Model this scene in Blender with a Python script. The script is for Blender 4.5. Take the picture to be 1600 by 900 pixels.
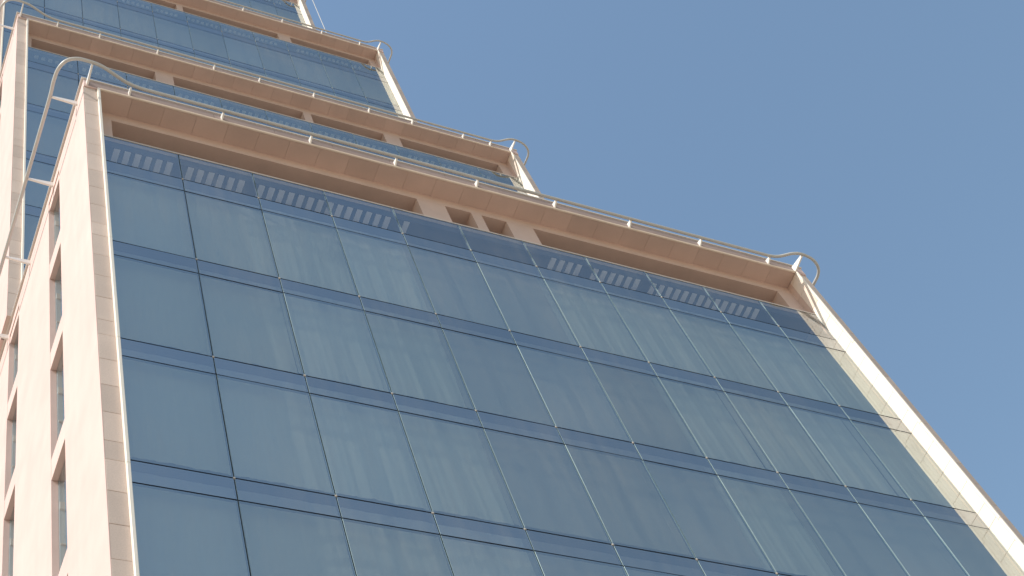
import bpy, math, random
from mathutils import Vector, Matrix

for o in list(bpy.data.objects):
    bpy.data.objects.remove(o)
scene = bpy.context.scene
COL = scene.collection
random.seed(7)
GZ = 31.66                      # height of the lowest tier's glazing datum above the ground

# ------------------------------------------------------------------ camera
cam = bpy.data.cameras.new('camera')
cam.sensor_width = 36.0
cam.lens = 2525.07 / 1600 * 36.0
cam.clip_start = 0.1
cam.clip_end = 5000
cam_o = bpy.data.objects.new('camera', cam)
COL.objects.link(cam_o)
RX = Vector((0.89765404, -0.36635768, -0.24494749))      # right
RY = Vector((0.21462652, 0.84886591, -0.4830757))        # down
RZ = Vector((0.38490607, 0.38106262, 0.84061798))        # forward
cam_o.matrix_world = Matrix((
    (RX[0], -RY[0], -RZ[0], -4.5037),
    (RX[1], -RY[1], -RZ[1], -12.9776),
    (RX[2], -RY[2], -RZ[2], -30.0566 + GZ),
    (0, 0, 0, 1)))
scene.camera = cam_o

# ------------------------------------------------------------------ sky, sun, exposure
TO_SUN = Vector((-1.0, -0.192, 0.93)).normalized()
SUN_EL = math.asin(TO_SUN.z)
SUN_AZ = math.atan2(TO_SUN.x, TO_SUN.y)                  # clockwise from +Y
world = bpy.data.worlds.new('World')
scene.world = world
world.use_nodes = True
wn = world.node_tree
wn.nodes.clear()
w_out = wn.nodes.new('ShaderNodeOutputWorld')
w_bg = wn.nodes.new('ShaderNodeBackground')
w_sky = wn.nodes.new('ShaderNodeTexSky')
w_sky.sky_type = 'NISHITA'
w_sky.sun_disc = False
w_sky.sun_elevation = SUN_EL
w_sky.sun_rotation = SUN_AZ
w_sky.altitude = 0
w_sky.air_density = 2.0
w_sky.dust_density = 1.0
w_sky.ozone_density = 3.0
w_bg.inputs['Strength'].default_value = 0.15
wn.links.new(w_sky.outputs[0], w_bg.inputs[0])
wn.links.new(w_bg.outputs[0], w_out.inputs[0])

sun = bpy.data.lights.new('sun', 'SUN')
sun.energy = 4.2
sun.angle = math.radians(0.53)
sun.color = (1.0, 0.95, 0.87)
sun_o = bpy.data.objects.new('sun', sun)
COL.objects.link(sun_o)
sun_o.rotation_euler = TO_SUN.to_track_quat('Z', 'Y').to_euler()
sun_o.location = (-60, -20, 90)

vs = scene.view_settings
vs.view_transform = 'Standard'
vs.look = 'None'
vs.gamma = 1.0
vs.exposure = 0.14
vs.use_curve_mapping = False

# ------------------------------------------------------------------ materials
def new_mat(name):
    m = bpy.data.materials.new(name)
    m.use_nodes = True
    nt = m.node_tree
    nt.nodes.clear()
    out = nt.nodes.new('ShaderNodeOutputMaterial')
    return m, nt, out


def stone_mat(name, col, rough=0.75, speck=0.10, scale=60.0, vary=0.10, streak=0.0, bump=0.15):
    """stone with a fine speckle, soft blotches, some panel-to-panel variation and rain streaks"""
    m, nt, out = new_mat(name)
    N, L = nt.nodes.new, nt.links.new
    bsdf = N('ShaderNodeBsdfPrincipled')
    bsdf.inputs['Roughness'].default_value = rough
    bsdf.inputs['Specular IOR Level'].default_value = 0.25
    tc = N('ShaderNodeNewGeometry')
    fine = N('ShaderNodeTexNoise')
    fine.inputs['Scale'].default_value = scale
    fine.inputs['Detail'].default_value = 3
    L(tc.outputs['Position'], fine.inputs['Vector'])
    blot = N('ShaderNodeTexNoise')
    blot.inputs['Scale'].default_value = 1.3
    blot.inputs['Detail'].default_value = 4
    L(tc.outputs['Position'], blot.inputs['Vector'])
    info = N('ShaderNodeObjectInfo')

    def rng(src, lo, hi):
        r = N('ShaderNodeMapRange')
        r.inputs['To Min'].default_value = lo
        r.inputs['To Max'].default_value = hi
        L(src, r.inputs['Value'])
        return r.outputs[0]

    def mul(a, b):
        k = N('ShaderNodeMath')
        k.operation = 'MULTIPLY'
        L(a, k.inputs[0])
        L(b, k.inputs[1])
        return k.outputs[0]
    v = mul(rng(fine.outputs['Fac'], 1 - speck, 1 + speck), rng(blot.outputs['Fac'], 0.88, 1.12))
    v = mul(v, rng(info.outputs['Random'], 1 - vary, 1 + vary))
    if streak:
        mp = N('ShaderNodeMapping')
        mp.inputs['Scale'].default_value = (4.0, 4.0, 0.12)
        L(tc.outputs['Position'], mp.inputs['Vector'])
        st = N('ShaderNodeTexNoise')
        st.inputs['Scale'].default_value = 1.0
        st.inputs['Detail'].default_value = 5
        L(mp.outputs[0], st.inputs['Vector'])
        v = mul(v, rng(st.outputs['Fac'], 1 - streak, 1 + streak))
    sc = N('ShaderNodeVectorMath')
    sc.operation = 'SCALE'
    sc.inputs[0].default_value = col
    L(v, sc.inputs['Scale'])
    L(sc.outputs[0], bsdf.inputs['Base Color'])
    bp = N('ShaderNodeBump')
    bp.inputs['Strength'].default_value = bump
    bp.inputs['Distance'].default_value = 0.004
    L(fine.outputs['Fac'], bp.inputs['Height'])
    L(bp.outputs[0], bsdf.inputs['Normal'])
    L(bsdf.outputs[0], out.inputs[0])
    return m


def plain_mat(name, col, rough=0.5, metal=0.0, spec=0.4, noise=0.06, scale=14.0):
    m, nt, out = new_mat(name)
    N, L = nt.nodes.new, nt.links.new
    bsdf = N('ShaderNodeBsdfPrincipled')
    bsdf.inputs['Roughness'].default_value = rough
    bsdf.inputs['Metallic'].default_value = metal
    bsdf.inputs['Specular IOR Level'].default_value = spec
    g = N('ShaderNodeNewGeometry')
    t = N('ShaderNodeTexNoise')
    t.inputs['Scale'].default_value = scale
    t.inputs['Detail'].default_value = 4
    L(g.outputs['Position'], t.inputs['Vector'])
    r = N('ShaderNodeMapRange')
    r.inputs['To Min'].default_value = 1 - noise
    r.inputs['To Max'].default_value = 1 + noise
    L(t.outputs['Fac'], r.inputs['Value'])
    sc = N('ShaderNodeVectorMath')
    sc.operation = 'SCALE'
    sc.inputs[0].default_value = col
    L(r.outputs[0], sc.inputs['Scale'])
    L(sc.outputs[0], bsdf.inputs['Base Color'])
    L(bsdf.outputs[0], out.inputs[0])
    return m


def glass_mat(name, trans, refl, base, wave=0.02, dirt=0.03):
    """coated solar glass: part mirror, part see-through, with a light film of dust"""
    m, nt, out = new_mat(name)
    N, L = nt.nodes.new, nt.links.new
    tr = N('ShaderNodeBsdfTransparent')
    tr.inputs[0].default_value = (*trans, 1)
    gl = N('ShaderNodeBsdfGlossy')
    gl.inputs['Color'].default_value = (*refl, 1)
    gl.inputs['Roughness'].default_value = 0.02
    hsv = N('ShaderNodeHueSaturation')
    hsv.inputs['Color'].default_value = (*refl, 1)
    vr = N('ShaderNodeMapRange')
    vr.inputs['To Min'].default_value = 0.93
    vr.inputs['To Max'].default_value = 1.03
    oi = N('ShaderNodeObjectInfo')
    L(oi.outputs['Random'], vr.inputs['Value'])
    L(vr.outputs[0], hsv.inputs['Value'])
    L(hsv.outputs[0], gl.inputs['Color'])
    fr = N('ShaderNodeFresnel')
    fr.inputs['IOR'].default_value = 1.5
    fac = N('ShaderNodeMath')
    fac.operation = 'MULTIPLY_ADD'
    L(fr.outputs[0], fac.inputs[0])
    fac.inputs[1].default_value = 0.12
    fac.inputs[2].default_value = base
    mix = N('ShaderNodeMixShader')
    L(fac.outputs[0], mix.inputs[0])
    L(tr.outputs[0], mix.inputs[1])
    L(gl.outputs[0], mix.inputs[2])
    g = N('ShaderNodeNewGeometry')
    info = N('ShaderNodeObjectInfo')
    off = N('ShaderNodeVectorMath')
    off.operation = 'ADD'
    L(g.outputs['Position'], off.inputs[0])
    L(info.outputs['Random'], off.inputs[1])
    w = N('ShaderNodeTexNoise')
    w.inputs['Scale'].default_value = 1.1
    w.inputs['Detail'].default_value = 1
    L(off.outputs[0], w.inputs['Vector'])
    bp = N('ShaderNodeBump')
    bp.inputs['Strength'].default_value = wave
    bp.inputs['Distance'].default_value = 0.05
    L(w.outputs['Fac'], bp.inputs['Height'])
    L(bp.outputs[0], gl.inputs['Normal'])
    # dust film, run down by rain
    mp = N('ShaderNodeMapping')
    mp.inputs['Scale'].default_value = (5.0, 5.0, 0.5)
    L(g.outputs['Position'], mp.inputs['Vector'])
    dn = N('ShaderNodeTexNoise')
    dn.inputs['Scale'].default_value = 1.0
    dn.inputs['Detail'].default_value = 6
    L(mp.outputs[0], dn.inputs['Vector'])
    dr = N('ShaderNodeMapRange')
    dr.inputs['From Min'].default_value = 0.35
    dr.inputs['From Max'].default_value = 0.75
    dr.inputs['To Min'].default_value = dirt * 0.4
    dr.inputs['To Max'].default_value = dirt * 1.6
    L(dn.outputs['Fac'], dr.inputs['Value'])
    big = N('ShaderNodeTexNoise')
    big.inputs['Scale'].default_value = 0.28
    big.inputs['Detail'].default_value = 2
    L(g.outputs['Position'], big.inputs['Vector'])
    br = N('ShaderNodeMapRange')
    br.inputs['From Min'].default_value = 0.35
    br.inputs['From Max'].default_value = 0.65
    br.inputs['To Min'].default_value = 0.1
    br.inputs['To Max'].default_value = 2.6
    L(big.outputs['Fac'], br.inputs['Value'])
    dm = N('ShaderNodeMath')
    dm.operation = 'MULTIPLY'
    L(dr.outputs[0], dm.inputs[0])
    L(br.outputs[0], dm.inputs[1])
    df = N('ShaderNodeBsdfDiffuse')
    df.inputs[0].default_value = (0.55, 0.53, 0.48, 1)
    mx2 = N('ShaderNodeMixShader')
    L(dm.outputs[0], mx2.inputs[0])
    L(mix.outputs[0], mx2.inputs[1])
    L(df.outputs[0], mx2.inputs[2])
    L(mx2.outputs[0], out.inputs[0])
    return m


M_STONE = stone_mat('cream_stone', (0.74, 0.60, 0.495), vary=0.05)
M_PIER = stone_mat('pier_granite', (0.60, 0.49, 0.43), speck=0.16, scale=45, vary=0.09, streak=0.04)
M_SIDE = stone_mat('side_wall_stone', (0.64, 0.478, 0.435), speck=0.04, vary=0.02, streak=0.05)
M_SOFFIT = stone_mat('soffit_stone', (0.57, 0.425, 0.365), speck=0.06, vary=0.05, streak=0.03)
M_LIP = stone_mat('lip_stone', (0.76, 0.64, 0.54), speck=0.05, vary=0.03)
M_TRIM = plain_mat('trim_paint', (0.80, 0.74, 0.66), rough=0.45)
M_REVEAL_LIT = stone_mat('lit_reveal_stone', (0.84, 0.77, 0.69), speck=0.05, vary=0.04)  # lighter copy: sun glare on the reveal put into the colour
M_FASCIA = stone_mat('fascia_stone', (0.40, 0.30, 0.265), speck=0.10, vary=0.05)
M_REVEAL_SHADED = stone_mat('shaded_reveal_stone', (0.72, 0.62, 0.54), speck=0.05, vary=0.04)  # darker copy: shade under the ledge put into the colour
M_BRACKET = plain_mat('bracket_paint', (0.78, 0.76, 0.73), rough=0.4)
M_RAIL = plain_mat('rail_paint', (0.49, 0.485, 0.47), rough=0.35, spec=0.5)
M_GLASS = glass_mat('solar_glass', (0.72, 0.76, 0.71), (0.95, 0.99, 0.97), 0.43)
M_CLEAR = glass_mat('clear_glass', (1.0, 1.0, 1.0), (0.95, 0.96, 0.97), 0.34)
M_SPAN = glass_mat('spandrel_glass', (0.50, 0.54, 0.54), (0.93, 0.95, 0.95), 0.46)
M_SIDEGL = glass_mat('side_window_glass', (0.80, 0.86, 0.88), (0.80, 0.86, 0.90), 0.25)
M_REFLECTION = plain_mat('blue_grey_reflection', (0.58, 0.66, 0.70), rough=0.5)  # tint of the reveal mirrored in the slot glass
M_EDGE = plain_mat('glass_edge', (0.55, 0.70, 0.72), rough=0.2, spec=0.6)
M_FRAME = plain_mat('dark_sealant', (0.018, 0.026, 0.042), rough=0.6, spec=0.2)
M_CAP = plain_mat('aluminium_cap', (0.62, 0.57, 0.52), rough=0.4, spec=0.5)
M_CLIP = plain_mat('steel_clip', (0.50, 0.46, 0.42), rough=0.4, spec=0.5)
M_DARK = plain_mat('dim_interior', (0.30, 0.30, 0.29), rough=0.9, spec=0.1)
M_SLAB = plain_mat('slab_concrete', (0.16, 0.16, 0.17), rough=0.9, spec=0.1)
M_CURT = plain_mat('curtain_cloth', (0.53, 0.55, 0.52), rough=0.95, spec=0.05, noise=0.04, scale=3)
M_BLIND = plain_mat('blind_cloth', (0.36, 0.36, 0.34), rough=0.9, spec=0.05, noise=0.05, scale=2)
M_SLAT = plain_mat('white_slat', (0.86, 0.91, 0.93), rough=0.5, noise=0.02)
M_BAR = plain_mat('reflection_bar_paint', (0.74, 0.69, 0.64), rough=0.6)  # for the bars that imitate joints in the mirrored reveal
M_ROOF = plain_mat('roof_screed', (0.42, 0.38, 0.33), rough=0.9, spec=0.1)
M_GROUND = stone_mat('paving', (0.44, 0.36, 0.28), speck=0.08, scale=3.0, vary=0.0)

# ------------------------------------------------------------------ mesh helpers
MESH = {}


class MB:
    """collects boxes and prisms into one mesh"""
    def __init__(self):
        self.v, self.f, self.m = [], [], []

    def box(self, x0, x1, y0, y1, z0, z1, mi=0):
        n = len(self.v)
        self.v += [(x, y, z) for z in (z0, z1) for y in (y0, y1) for x in (x0, x1)]
        for q in ((0, 2, 3, 1), (4, 5, 7, 6), (0, 1, 5, 4), (2, 6, 7, 3), (0, 4, 6, 2), (1, 3, 7, 5)):
            self.f.append(tuple(n + i for i in q))
            self.m.append(mi)
        return self

    def build(self, name, mats, parent=None, loc=(0, 0, 0), bevel=0.0):
        me = bpy.data.meshes.new(name)
        me.from_pydata(self.v, [], self.f)
        if not isinstance(mats, (list, tuple)):
            mats = [mats]
        for a in mats:
            me.materials.append(a)
        for p, i in zip(me.polygons, self.m):
            p.material_index = i
        me.update()
        o = add(name, me, parent, loc)
        if bevel:
            bv = o.modifiers.new('bevel', 'BEVEL')
            bv.width = bevel
            bv.segments = 1
            bv.limit_method = 'ANGLE'
        return o


def add(name, me, parent=None, loc=(0, 0, 0)):
    o = bpy.data.objects.new(name, me)
    COL.objects.link(o)
    o.location = loc
    if parent:
        o.parent = parent
    return o


def block(name, x0, x1, y0, y1, z0, z1, mat, parent=None, bevel=0.006, inset=True):
    """a chamfered block as an object of its own, origin at its centre; alike blocks share their mesh"""
    sx, sy, sz = x1 - x0, y1 - y0, z1 - z0
    key = ('block', round(sx, 3), round(sy, 3), round(sz, 3), mat.name, bevel)
    me = MESH.get(key)
    if me is None:
        hx, hy, hz, b = sx / 2, sy / 2, sz / 2, min(bevel, sx / 3, sy / 3, sz / 3)
        # chamfered box: 24 verts
        v, idx = [], {}
        for X in (-1, 1):
            for Y in (-1, 1):
                for Z in (-1, 1):
                    for ax in range(3):
                        p = [X * (hx - b), Y * (hy - b), Z * (hz - b)]
                        p[ax] = (X * hx, Y * hy, Z * hz)[ax]
                        idx[(X, Y, Z, ax)] = len(v)
                        v.append(tuple(p))
        f = []
        for ax in range(3):
            o1, o2 = [a for a in range(3) if a != ax]
            for s in (-1, 1):
                ring = []
                for a, c in ((-1, -1), (1, -1), (1, 1), (-1, 1)):
                    k = [0, 0, 0]
                    k[ax], k[o1], k[o2] = s, a, c
                    ring.append(idx[(*k, ax)])
                f.append(ring)
        for e in range(3):                      # edges along axis e
            o1, o2 = [a for a in range(3) if a != e]
            for a in (-1, 1):
                for c in (-1, 1):
                    k0, k1 = [0, 0, 0], [0, 0, 0]
                    k0[e], k1[e] = -1, 1
                    k0[o1] = k1[o1] = a
                    k0[o2] = k1[o2] = c
                    f.append([idx[(*k0, o1)], idx[(*k1, o1)], idx[(*k1, o2)], idx[(*k0, o2)]])
        for X in (-1, 1):
            for Y in (-1, 1):
                for Z in (-1, 1):
                    f.append([idx[(X, Y, Z, a)] for a in range(3)])
        me = bpy.data.meshes.new(name)
        me.from_pydata(v, [], f)
        # consistent outward normals
        for p in me.polygons:
            pass
        import bmesh
        bm = bmesh.new()
        bm.from_mesh(me)
        bmesh.ops.recalc_face_normals(bm, faces=bm.faces)
        bm.to_mesh(me)
        bm.free()
        me.materials.append(mat)
        MESH[key] = me
    return add(name, me, parent, ((x0 + x1) / 2, (y0 + y1) / 2, (z0 + z1) / 2))


def pane_geo(w, h, t=0.024):
    """front face of the pane plus its four ground edges, front at y = 0, running back to y = t"""
    v = [(0, 0, 0), (w, 0, 0), (w, 0, h), (0, 0, h), (0, t, 0), (w, t, 0), (w, t, h), (0, t, h)]
    f = [(0, 1, 2, 3), (0, 4, 5, 1), (1, 5, 6, 2), (2, 6, 7, 3), (3, 7, 4, 0)]
    return v, f


def pane(name, x0, x1, z0, z1, mat, parent):
    w, h = x1 - x0, z1 - z0
    key = ('pane', round(w, 3), round(h, 3), mat.name)
    me = MESH.get(key)
    if me is None:
        v, f = pane_geo(w, h)
        me = bpy.data.meshes.new(name)
        me.from_pydata(v, [], f)
        me.materials.append(mat)
        me.materials.append(M_EDGE)
        me.materials.append(M_FRAME)
        for i, p in enumerate(me.polygons):
            p.material_index = (0, 2, 1, 2, 1)[i]
        MESH[key] = me
    o = add(name, me, parent, (x0, 0, z0))
    return o


def tag(o, label=None, cat=None, group=None, kind=None):
    for k, v in (('label', label), ('category', cat), ('group', group), ('kind', kind)):
        if v:
            o[k] = v
    return o


# ------------------------------------------------------------------ ground
gm = MB().box(-1500, 1500, -1500, 1500, -0.5, 0.0)
ground = gm.build('ground', M_GROUND)
tag(ground, 'pale sandy paving around the tower', 'ground', kind='structure')

# ------------------------------------------------------------------ tower
tower = bpy.data.objects.new('glass_tower', None)
COL.objects.link(tower)
tower.location = (0, 0, 0)
tag(tower, 'stepped blue glass tower with cream stone piers and overhanging roof ledges', 'building')

BAY, NB = 1.6, 11
FL, BAND = 3.45, 0.55
JO = 0.012                       # half joint
XL, XR = 0.0, 17.66              # glazing extent
PL0, PL1 = -0.41, -0.075         # left pier
PR0, PR1 = 17.66, 17.99          # right pier
YF, YS, YC = -0.33, -0.29, 0.157  # cornice front, pier stone front, header wall
ZS, ZT, ZG = 2.85, 3.25, 1.23    # soffit, roof top, glass top
DEPTH_END = 30.0

TIERS = [
    dict(n='lowest', dx=0.0, dy=0.0, dz=0.0, floors=9, full=4, leftcols=0, left_full=0,
         openings=[(0.29, 7.31), (8.02, 8.68), (8.95, 9.59), (10.29, 17.19)],
         slats=[(0.28, 6.80), (10.30, 16.10)], bottom=-31.66,
         brackets=[0.56, 2.61, 4.65, 6.70, 8.75, 10.80, 12.85, 14.86, 16.88]),
    dict(n='second', dx=-0.13, dy=6.0, dz=20.13, floors=5, full=1, leftcols=2, left_full=5,
         openings=[(0.15, 4.29), (4.92, 9.59), (9.89, 12.65), (13.27, 17.25)],
         slats=[(0.25, 4.1), (5.0, 9.4), (9.95, 12.5), (13.3, 16.6)], bottom=3.25,
         brackets=[0.88, 2.29, 4.27, 6.26, 7.9, 9.91, 12.01, 13.70, 15.73, 16.84]),
    dict(n='third', dx=-0.15, dy=10.0, dz=40.70, floors=5, full=2, leftcols=0, left_full=0,
         openings=[(0.4, 4.4), (5.0, 7.7), (8.0, 12.64), (13.26, 17.30)],
         slats=[(0.5, 4.2), (5.1, 7.6), (8.1, 12.4), (13.4, 16.6)], bottom=23.38,
         brackets=[0.8, 2.8, 4.8, 6.8, 8.8, 10.83, 12.78, 14.78, 16.74]),
    dict(n='topmost', dx=-0.15, dy=14.06, dz=61.0, floors=5, full=1, leftcols=0, left_full=0,
         openings=[(0.4, 4.4), (5.0, 7.7), (8.0, 12.64), (13.26, 17.30)],
         slats=[(0.5, 4.2), (13.4, 16.6)], bottom=43.95,
         brackets=[0.8, 2.8, 4.8, 6.8, 8.8, 10.83, 12.78, 14.78, 16.74]),
]
ORD = ['first', 'second', 'third', 'fourth', 'fifth', 'sixth', 'seventh', 'eighth', 'ninth', 'tenth', 'eleventh']
XM = [XL] + [BAY * k for k in range(1, NB)] + [XR]


def child_at(name, me, T, parent=None):
    return add(name, me, parent or tower, (T['dx'], T['dy'], T['dz'] + GZ))


def build_tier(T):
    base = (T['dx'], T['dy'], T['dz'] + GZ)
    n = T['n']
    zb = T['bottom'] - T['dz']                      # local bottom
    rows = []                                       # (z0, z1, kind, floor)
    rows.append((0.0, ZG, 'clerestory', 0))
    z = 0.0
    for k in range(T['floors']):
        rows.append((z - BAND, z, 'spandrel', k + 1))
        rows.append((z - FL, z - BAND, 'vision', k + 1))
        z -= FL
    rows = [(max(a, zb + 0.02), b, c, d) for a, b, c, d in rows if b > zb + 0.1]
    zlow = rows[-1][0]

    # --- curtain wall: the dark sealant grid behind the panes
    g = MB()
    for x in XM:
        g.box(x - 0.024, x + 0.024, 0.013, 0.036, zlow, ZG - 0.005)
    edges = sorted({r[0] for r in rows} | {r[1] for r in rows})
    for ze in edges[:-1]:
        for a, b in zip(XM[:-1], XM[1:]):
            g.box(a + 0.024, b - 0.024, 0.0135, 0.035, ze - 0.026, ze + 0.026)
    cw = g.build('curtain_wall', M_FRAME, tower, base)
    cw['label'] = 'blue glass curtain wall of the %s tier' % n

    low = MB()
    lv, lf = [], []
    for (z0, z1, kind, fl) in rows:
        for c in range(NB):
            a = XM[c] + JO if c else XM[c] + 0.004
            b = XM[c + 1] - JO if c < NB - 1 else XM[c + 1] - 0.004
            za, zc = z0 + 0.015, z1 - (0.015 if kind != 'clerestory' else 0.012)
            single = fl <= T['full'] or (c < T['leftcols'] and fl <= T['left_full'])
            if single:
                nm = {'clerestory': 'clerestory_pane', 'spandrel': 'spandrel_pane', 'vision': 'window_pane'}[kind]
                p = pane(nm, a, b, za, zc, {'spandrel': M_SPAN, 'vision': M_GLASS, 'clerestory': M_CLEAR if n == 'lowest' else M_GLASS}[kind], cw)
                p.rotation_euler = (math.radians(random.gauss(0, 0.05)), 0, math.radians(random.gauss(0, 0.05)))
            else:
                v, f = pane_geo(b - a, zc - za)
                k = len(lv)
                lv += [(x + a, y, zz + za) for x, y, zz in v]
                lf += [tuple(i + k for i in q) for q in f]
    if lv:
        me = bpy.data.meshes.new('lower_panes')
        me.from_pydata(lv, [], lf)
        me.materials.append(M_GLASS)
        me.materials.append(M_EDGE)
        me.materials.append(M_FRAME)
        for i, p in enumerate(me.polygons):
            p.material_index = (0, 2, 1, 2, 1)[i % 5]
        o = add('lower_panes', me, cw)
        o['kind'] = 'stuff'
    # cap on the free top edge of the glass, and small clips where joints cross
    MB().box(XL, XR, -0.012, 0.09, ZG - 0.004, ZG + 0.022).build('edge_cap', M_CAP, cw)
    k = MB()
    for x in XM[1:-1]:
        for (z0, z1, kind, fl) in rows:
            if kind == 'spandrel':
                k.box(x - 0.016, x + 0.016, -0.012, 0.011, z1 - 0.016, z1 + 0.016)
    o = k.build('glazing_clips', M_CLIP, cw)
    o['kind'] = 'stuff'

    # --- interior: slabs, back wall, partition by the sides
    s = MB()
    for (z0, z1, kind, fl) in rows:
        if kind == 'spandrel':
            s.box(XL + 0.02, XR - 0.02, 0.30, 4.0, z0 + 0.06, z1 - 0.06)
    s.build('floor_slabs', M_SLAB, tower, base)
    c = MB()
    c.box(XL + 0.02, XR - 0.02, 4.02, 4.3, zlow, ZG - 0.1)
    c.box(PL1 + 0.02, XL + 0.015, 0.10, 4.0, zlow, ZG - 0.1)
    c.box(XR - 0.015, XR + 0.1, 0.10, 4.0, zlow, ZG - 0.1)
    c.build('interior_walls', M_DARK, tower, base)
    if n != 'lowest':
        b = MB()
        for (z0, z1, kind, fl) in rows:
            if kind == 'vision':
                b.box(XL + 0.03, XR - 0.03, 0.22, 0.235, z0 + 0.4, z1 + 0.52)
        b.build('lightening_sheets', M_BLIND, tower, base)  # added unseen sheets that lighten the glass of the upper tiers

    # --- header wall with deep openings above the glass
    h = MB()
    zo, zb_h, yd = 2.50, 0.98, 1.5
    ops = T['openings']
    h.box(PL1, PR0, YC, YC + 0.9, zo, ZS + 0.02)                          # over the openings
    h.box(PL1, PR0, yd, yd + 0.3, zb_h, zo - 0.002)                       # back of the openings
    prev = PL1
    for a, b in ops + [(PR0, PR0)]:
        h.box(prev, a, YC + 0.001, yd - 0.002, zb_h, zo - 0.001)          # pillars between
        prev = b
    h.box(PL1, PR0, YC + 0.9, yd + 0.29, zo + 0.002, ZS + 0.015)
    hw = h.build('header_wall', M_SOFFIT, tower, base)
    hw['label'] = 'stone wall with deep openings under the roof ledge of the %s tier' % n
    for a, b in T['slats']:
        x = a
        while x < b:
            inb = (x % BAY)
            if inb > 0.06 and inb < BAY - 0.1:
                block('grille_slat', x, x + 0.125, 0.105, 0.43 if n == 'lowest' else 0.22, 0.925, 0.96, M_SLAT, hw, bevel=0.003)
            x += 0.2205
    MB().box(PL1 + 0.1, PR0 - 0.1, 0.103, 1.4, 0.965, 0.975).build('grille_tray', M_FRAME, hw)
    MB().box(XL + 0.03, XR - 0.03, 0.090, 0.100, 0.93, ZG - 0.006).build('added_dark_panel', M_FRAME, hw)  # added dark sheet, stands in for the darkness behind the clerestory

    # --- cornice: slab, fascia, lip, coping; soffit panels below
    m = MB()
    m.box(PL0 + 0.02, PR1 - 0.02, YF + 0.05, 1.2, ZS + 0.03, ZT - 0.03)
    co = m.build('roof_ledge', M_STONE, tower, base)
    co['label'] = 'overhanging stone roof ledge of the %s tier' % n
    x = PL1
    pw = 0.70
    cnt = int(round((PR0 - PL1) / pw))
    pw = (PR0 - PL1) / cnt
    for i in range(cnt):
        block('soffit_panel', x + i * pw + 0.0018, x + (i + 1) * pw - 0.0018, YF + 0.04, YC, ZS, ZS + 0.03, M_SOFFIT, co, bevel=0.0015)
    fx0, fx1 = PL0 + 0.09, PR0 + 0.0
    cnt2 = 13
    fw = (fx1 - fx0) / cnt2
    for i in range(cnt2):
        block('fascia_panel', fx0 + i * fw + 0.003, fx0 + (i + 1) * fw - 0.003, YF + 0.012, YF + 0.055, ZS + 0.058, ZT - 0.032, M_FASCIA, co, bevel=0.004)
    block('fascia_lip', PL1, PR0, YF - 0.01, YF + 0.04, ZS - 0.004, ZS + 0.056, M_LIP, co, bevel=0.012)
    block('coping', PL0 - 0.05, PR1 + 0.03, YF - 0.012, YF + 0.25, ZT - 0.03, ZT + 0.012, M_CAP, co, bevel=0.004)
    block('coping', PL0 - 0.05, PL0 + 0.25, YF + 0.2505, DEPTH_END - T['dy'], ZT - 0.03, ZT + 0.012, M_CAP, co, bevel=0.004)
    block('coping', PR1 - 0.25, PR1 + 0.03, YF + 0.2505, DEPTH_END - T['dy'], ZT - 0.03, ZT + 0.012, M_CAP, co, bevel=0.004)
    r = MB().box(PL0 + 0.05, PR1 - 0.05, 1.19, DEPTH_END - T['dy'] - 0.05, ZS, ZT - 0.10)
    r.build('roof_deck', M_ROOF, tower, base)

    # --- piers built of stones
    def pier(x0, x1, tx0, tx1, side):
        p = MB().box(x0 + 0.02, x1 - 0.02, YS + 0.03, 0.35, zb, ZS)
        po = p.build('pier', M_PIER, tower, base)
        po['label'] = 'stone pier at the %s edge of the %s tier' % (side, n)
        js = [ZS]
        zz = 2.19
        seq = [0.47, 0.745, 0.745, 0.745, 0.745]
        i = 2
        while zz > zb + 0.3:
            js.append(zz)
            zz -= seq[i % 5]
            i += 1
        js.append(zb)
        lim = max(zb, -18.0)
        for a, b in zip(js[1:], js[:-1]):
            if a < lim:
                continue
            d = random.uniform(0, 0.003)
            if side == 'left':
                block('stone', x0, tx0 - 0.001, YS - d, 0.30, a + 0.004, b - 0.004, M_PIER, po, bevel=0.004)
            else:
                block('stone', x0 + 0.031, x1, YS - d, 0.30, a + 0.004, b - 0.004, M_PIER, po, bevel=0.004)
                block('shaded_inner_stone', x0, x0 + 0.03, 0.0005, 0.30, a + 0.004, b - 0.004, M_SOFFIT, po, bevel=0.003)  # soffit colour puts the shade of the inner reveal into the stone
                block('reveal_stone', x0, x0 + 0.03, YS - 0.001, 0.0, a + 0.004, b - 0.004, M_REVEAL_LIT if a < 1.0 else M_REVEAL_SHADED, po, bevel=0.003)  # lit colour below, shaded colour under the ledge
        if lim > zb:
            MB().box(x0, x1 if side == 'right' else tx0 - 0.001, YS, 0.30, zb, min(a2 for a2 in js if a2 >= lim) - 0.003).build('plain_shaft', M_PIER, po)
        if side == 'left':
            t0, t1 = tx0, tx1
        else:
            t0, t1 = tx0, tx1
        zt = ZS - 0.006
        while zt > max(zb, -25):
            zn = max(zt - 3.45, zb)
            yb = 0.30 if side == 'left' else YS - 0.004
            block('trim_strip', t0, t1, YS - 0.07, yb, zn + 0.003, zt - 0.003, M_TRIM if side == 'left' else M_REVEAL_LIT, po, bevel=0.006)
            zt -= 3.45
        return po
    pier(PL0 + 0.001, PL1, PL1 - 0.055, PL1, 'left')
    pier(PR0, PR1, PR0, PR0 + 0.045, 'right')

    # --- side walls with slot windows
    yend = DEPTH_END - T['dy']
    slots = []
    y = 1.70
    while y + 0.9 < yend - 1:
        slots.append((y, y + 0.87))
        y += 3.43
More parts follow.
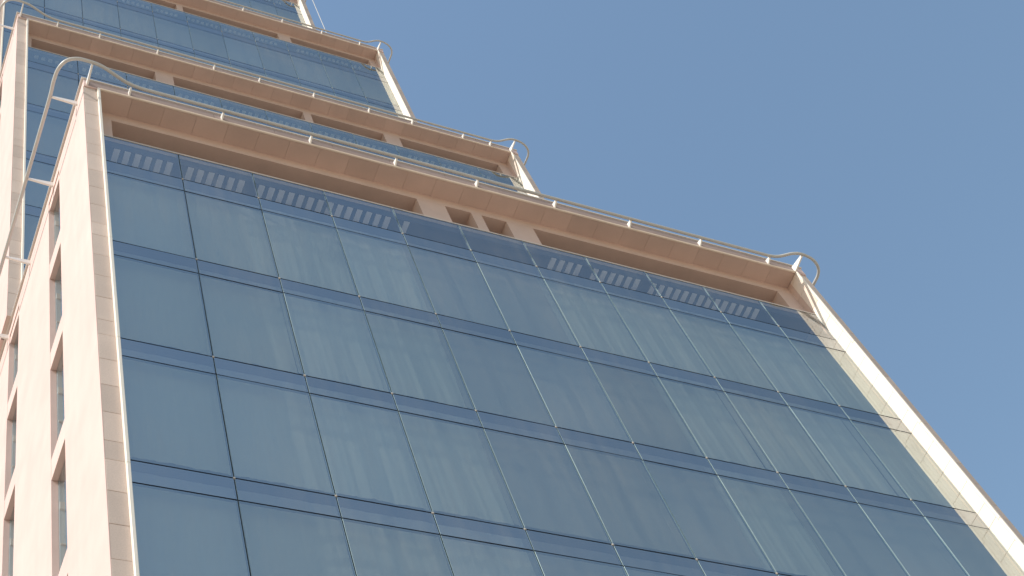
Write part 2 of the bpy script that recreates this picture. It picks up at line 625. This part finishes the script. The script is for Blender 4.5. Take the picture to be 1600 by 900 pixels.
    for side in (0, 1):
        w = MB()
        xo, xi = (PL0, PL0 + 0.30) if side == 0 else (PR1, PR1 - 0.29)
        xa, xb = min(xo, xi), max(xo, xi)
        ztop = ZS - 0.01
        prev = 0.302
        sl = slots if side == 0 else []
        for a, b in sl + [(yend, yend)]:
            w.box(xa, xb, prev, a, zb, ztop)
            prev = b
        w.box(xa, xb, YF + 0.42, yend, ztop + 0.014, ZT - 0.035)
        if side == 0:
            w.box(xa - 0.0, xa + 0.29, YF + 0.015, YF + 0.4195, ztop + 0.014, ZT - 0.035)
            # thin outer skin over the flank of the corner pier
            w.box(xa - 0.012, xa, YS - 0.001, 0.302, zb, ztop)
            for a, b in sl:
                w.box(xa + 0.02, xb, a, b, 2.55, ztop - 0.001)
        else:
            w.box(xa, xb - 0.002, YF + 0.015, YF + 0.4195, ZS + 0.001, ZT - 0.035)
        wo = w.build('side_wall', M_SIDE, tower, base)
        wo['label'] = '%s cream stone side wall of the %s tier' % (('sunlit', 'shaded')[side], n)
        if side == 0:
            for i, (a, b) in enumerate(sl):
                top = 2.55
                for k in range(7):
                    zs1, zs0 = -FL * k + 0.03, -FL * k - BAND
                    if zs0 < zb:
                        block('spandrel', xa + 0.004, xb, a + 0.001, b - 0.001, zb, max(zs1 + FL - BAND - 0.03, zb + 0.2), M_SIDE, wo, bevel=0.004)
                        break
                    block('spandrel', xa + 0.004, xb, a + 0.001, b - 0.001, zs0, zs1, M_SIDE, wo, bevel=0.004)
                    zlo, zhi = zs1 + 0.0, (2.55 if k == 0 else -FL * (k - 1) - BAND)
                    q = MB()
                    q.v = [(xa + 0.11, b, zlo), (xa + 0.11, a, zlo), (xa + 0.11, a, zhi), (xa + 0.11, b, zhi)]
                    q.f = [(0, 1, 2, 3)]
                    q.m = [0]
                    q.build('window_pane', M_SIDEGL, wo)
                    block('reflection_panel', xa + 0.12, xa + 0.335, b - 0.02, b - 0.002, zlo + 0.01, zhi - 0.01, M_REFLECTION, wo, bevel=0.003)  # added panel behind the glass, coloured like the reveal's reflection
                    for zf in (0.12, 0.40, 0.72):
                        zz = zlo + (zhi - zlo) * zf
                        block('reflection_bar', xa + 0.125, xa + 0.33, b - 0.05, b - 0.022, zz, zz + (0.04 if zf == 0.40 else 0.20 if zf > .5 else 0.12), M_BAR, wo, bevel=0.004)  # added bars, imitate joints in the mirrored reveal
                MB().box(xa + 0.36, xa + 0.42, a - 0.2, b + 0.2, max(zb, -26), 2.54).build('window_backing', M_DARK, wo)
    return rows


for T in TIERS:
    build_tier(T)

# ------------------------------------------------------------------ guide rails round the roof edges
def catmull(pts, sub=8):
    out = []
    P = [pts[0]] + pts + [pts[-1]]
    for i in range(1, len(P) - 2):
        p0, p1, p2, p3 = (Vector(q) for q in P[i - 1:i + 3])
        ns = sub if (p2 - p1).length < 1.2 else 1
        for k in range(ns):
            t = k / ns
            out.append(0.5 * ((2 * p1) + (p2 - p0) * t + (2 * p0 - 5 * p1 + 4 * p2 - p3) * t * t + (3 * p1 - p0 - 3 * p2 + p3) * t ** 3))
    out.append(Vector(pts[-1]))
    return out


def tube(path, r, seg=12):
    v, f = [], []
    for i, p in enumerate(path):
        d = (path[min(i + 1, len(path) - 1)] - path[max(i - 1, 0)]).normalized()
        s = d.cross(Vector((0, 0, 1))).normalized()
        u = Vector((0, 0, 1))
        for k in range(seg):
            a = 2 * math.pi * k / seg
            q = p + s * (r * math.cos(a)) + u * (r * math.sin(a))
            v.append(tuple(q))
    for i in range(len(path) - 1):
        for k in range(seg):
            f.append((i * seg + k, i * seg + (k + 1) % seg, (i + 1) * seg + (k + 1) % seg, (i + 1) * seg + k))
    f.append(tuple(range(seg))[::-1])
    f.append(tuple((len(path) - 1) * seg + k for k in range(seg)))
    return v, f


def blade(name, p0, p1, h0, h1, th, parent):
    """tapered bracket plate from p0 (wall, height h0) to p1 (rail, height h1)"""
    p0, p1 = Vector(p0), Vector(p1)
    d = (p1 - p0)
    s = d.cross(Vector((0, 0, 1))).normalized() * (th / 2)
    v = []
    for sg in (-1, 1):
        for p, h in ((p0, h0), (p1, h1)):
            for zz in (-h / 2, h / 2):
                v.append(tuple(p + s * sg + Vector((0, 0, zz))))
    f = [(0, 2, 3, 1), (4, 5, 7, 6), (0, 1, 5, 4), (2, 6, 7, 3), (0, 4, 6, 2), (1, 3, 7, 5)]
    me = bpy.data.meshes.new(name)
    me.from_pydata(v, [], f)
    me.materials.append(M_BRACKET)
    return add(name, me, parent)


ZR = 3.05


def build_rail(T):
    e = bpy.data.objects.new('guide_rail', None)
    COL.objects.link(e)
    e.location = (T['dx'], T['dy'], T['dz'] + GZ)
    tag(e, {'lowest': 'pale pipe rail on brackets around the lowest tier roof edge, curved corners',
            'second': 'pale pipe rail on brackets around the second tier roof edge',
            'third': 'pale pipe rail on brackets around the third tier roof edge',
            'topmost': 'pale pipe rail around the topmost tier roof edge, mostly above the picture'}[T['n']], 'rail', 'guide rails round the roof edges')
    ye = DEPTH_END - T['dy'] - 0.3
    pts = [(-0.985, ye, ZR), (-0.985, 3.0, ZR), (-0.985, 1.0, ZR), (-0.985, 0.2, ZR), (-1.0, -0.18, ZR), (-0.975, -0.46, ZR), (-0.86, -0.68, ZR),
           (-0.65, -0.785, ZR), (-0.35, -0.79, ZR), (-0.12, -0.755, ZR), (0.17, -0.65, ZR), (0.44, -0.555, ZR), (0.75, -0.505, ZR),
           (1.2, -0.50, ZR), (3.0, -0.50, ZR), (8.8, -0.50, ZR), (14.8, -0.50, ZR), (16.5, -0.50, ZR), (16.9, -0.505, ZR), (17.15, -0.56, ZR), (17.45, -0.715, ZR),
           (17.72, -0.765, ZR), (18.08, -0.70, ZR), (18.33, -0.54, ZR), (18.44, -0.33, ZR), (18.45, -0.05, ZR), (18.45, 0.6, ZR), (18.45, 3, ZR), (18.45, ye, ZR)]
    v, f = tube(catmull(pts), 0.040)
    me = bpy.data.meshes.new('pipe')
    me.from_pydata(v, [], f)
    me.materials.append(M_RAIL)
    for p in me.polygons:
        p.use_smooth = True
    add('pipe', me, e)
    for x in T['brackets']:
        blade('bracket', (x, YF + 0.02, ZR - 0.03), (x, -0.47, ZR - 0.02), 0.20, 0.05, 0.035, e)
    blade('bracket', (-0.335, YF + 0.02, ZR - 0.03), (-0.345, -0.76, ZR - 0.02), 0.19, 0.05, 0.04, e)
    blade('bracket', (17.69, YF + 0.02, ZR - 0.03), (17.72, -0.735, ZR - 0.02), 0.24, 0.06, 0.04, e)
    y = 0.19
    while y < ye - 0.5:
        blade('bracket', (PL0 + 0.02, y, ZR - 0.03), (-0.955, y, ZR - 0.02), 0.17, 0.05, 0.04, e)
        blade('bracket', (PR1 - 0.02, y + 0.6, ZR - 0.03), (18.42, y + 0.6, ZR - 0.02), 0.17, 0.05, 0.04, e)
        y += 1.98
    return e


for T in TIERS:
    build_rail(T)

# ------------------------------------------------------------------ curtains behind the large panes of the lowest tier
def curtain_mesh(seed, w=1.6, h=3.08):
    rnd = random.Random(seed)
    nx, nz = 60, 5
    ph = [rnd.uniform(0, 6.28) for _ in range(5)]
    fr = [rnd.uniform(5, 7), rnd.uniform(9, 12), rnd.uniform(17, 23), rnd.uniform(2, 3), rnd.uniform(30, 38)]
    am = [0.0055, 0.0042, 0.0027, 0.006, 0.0010]
    v, f = [], []
    for j in range(nz + 1):
        for i in range(nx + 1):
            x = w * i / nx
            z = -h * j / nz
            y = sum(a * math.sin(q * x * 2 * (1 + 0.03 * math.sin(j + p)) + p) for a, q, p in zip(am, fr, ph)) * (0.45 + 0.55 * j / nz)
            v.append((x, y, z))
    for j in range(nz):
        for i in range(nx):
            k = j * (nx + 1) + i
            f.append((k, k + 1, k + nx + 2, k + nx + 1))
    me = bpy.data.meshes.new('curtain')
    me.from_pydata(v, [], f)
    me.materials.append(M_CURT)
    for p in me.polygons:
        p.use_smooth = True
    return me


CM = [curtain_mesh(s) for s in range(6)]
bmesh_blind = MB().box(0.0, 1.598, -0.004, 0.004, -3.08, 0.0)
BLIND = None
ROWN = ['top', 'second', 'third', 'fourth']
HANG = {0: [0, 1, 2, 3, 6, 7, 8, 9, 10], 1: [0, 1, 2, 3, 7, 8, 9, 10], 2: [0, 1, 2, 3, 7], 3: [0, 1, 2, 3]}
for r, cols in HANG.items():
    for c in range(NB):
        loc = (XM[c] + 0.001, 0.19 + 0.004 * (c % 2), GZ - FL * r)
        where = 'behind the %s large pane from left, %s row of lowest tier' % (ORD[c], ROWN[r])
        if c in cols:
            o = add('curtain', CM[(r * 5 + c * 3) % 6], None, loc)
            tag(o, 'pale pleated curtain ' + where, 'curtain', 'curtains drawn behind the lowest tier glass')
        else:
            if BLIND is None:
                o = bmesh_blind.build('roller_blind', M_BLIND, None, loc)
                BLIND = o.data
            else:
                o = add('roller_blind', BLIND, None, loc)
            tag(o, 'flat grey blind ' + where, 'blind', 'blinds drawn behind the lowest tier glass')
        if c == 10:
            o.scale.x = 1.03

# ------------------------------------------------------------------ cable beside the topmost tier
cv, cf, seg = [], [], 8
for z in (43.95, 64.0):
    for k in range(seg):
        a = 2 * math.pi * k / seg
        cv.append((0.022 * math.cos(a), 0.022 * math.sin(a), z - 43.95))
for k in range(seg):
    cf.append((k, (k + 1) % seg, seg + (k + 1) % seg, seg + k))
cf += [tuple(range(seg))[::-1], tuple(range(seg, 2 * seg))]
me = bpy.data.meshes.new('cable')
me.from_pydata(cv, [], cf)
me.materials.append(M_RAIL)
cable = add('cable', me, None, (18.29, 13.6, 43.95 + GZ))
tag(cable, 'thin pale cable hanging beside the right edge of the topmost tier', 'cable')
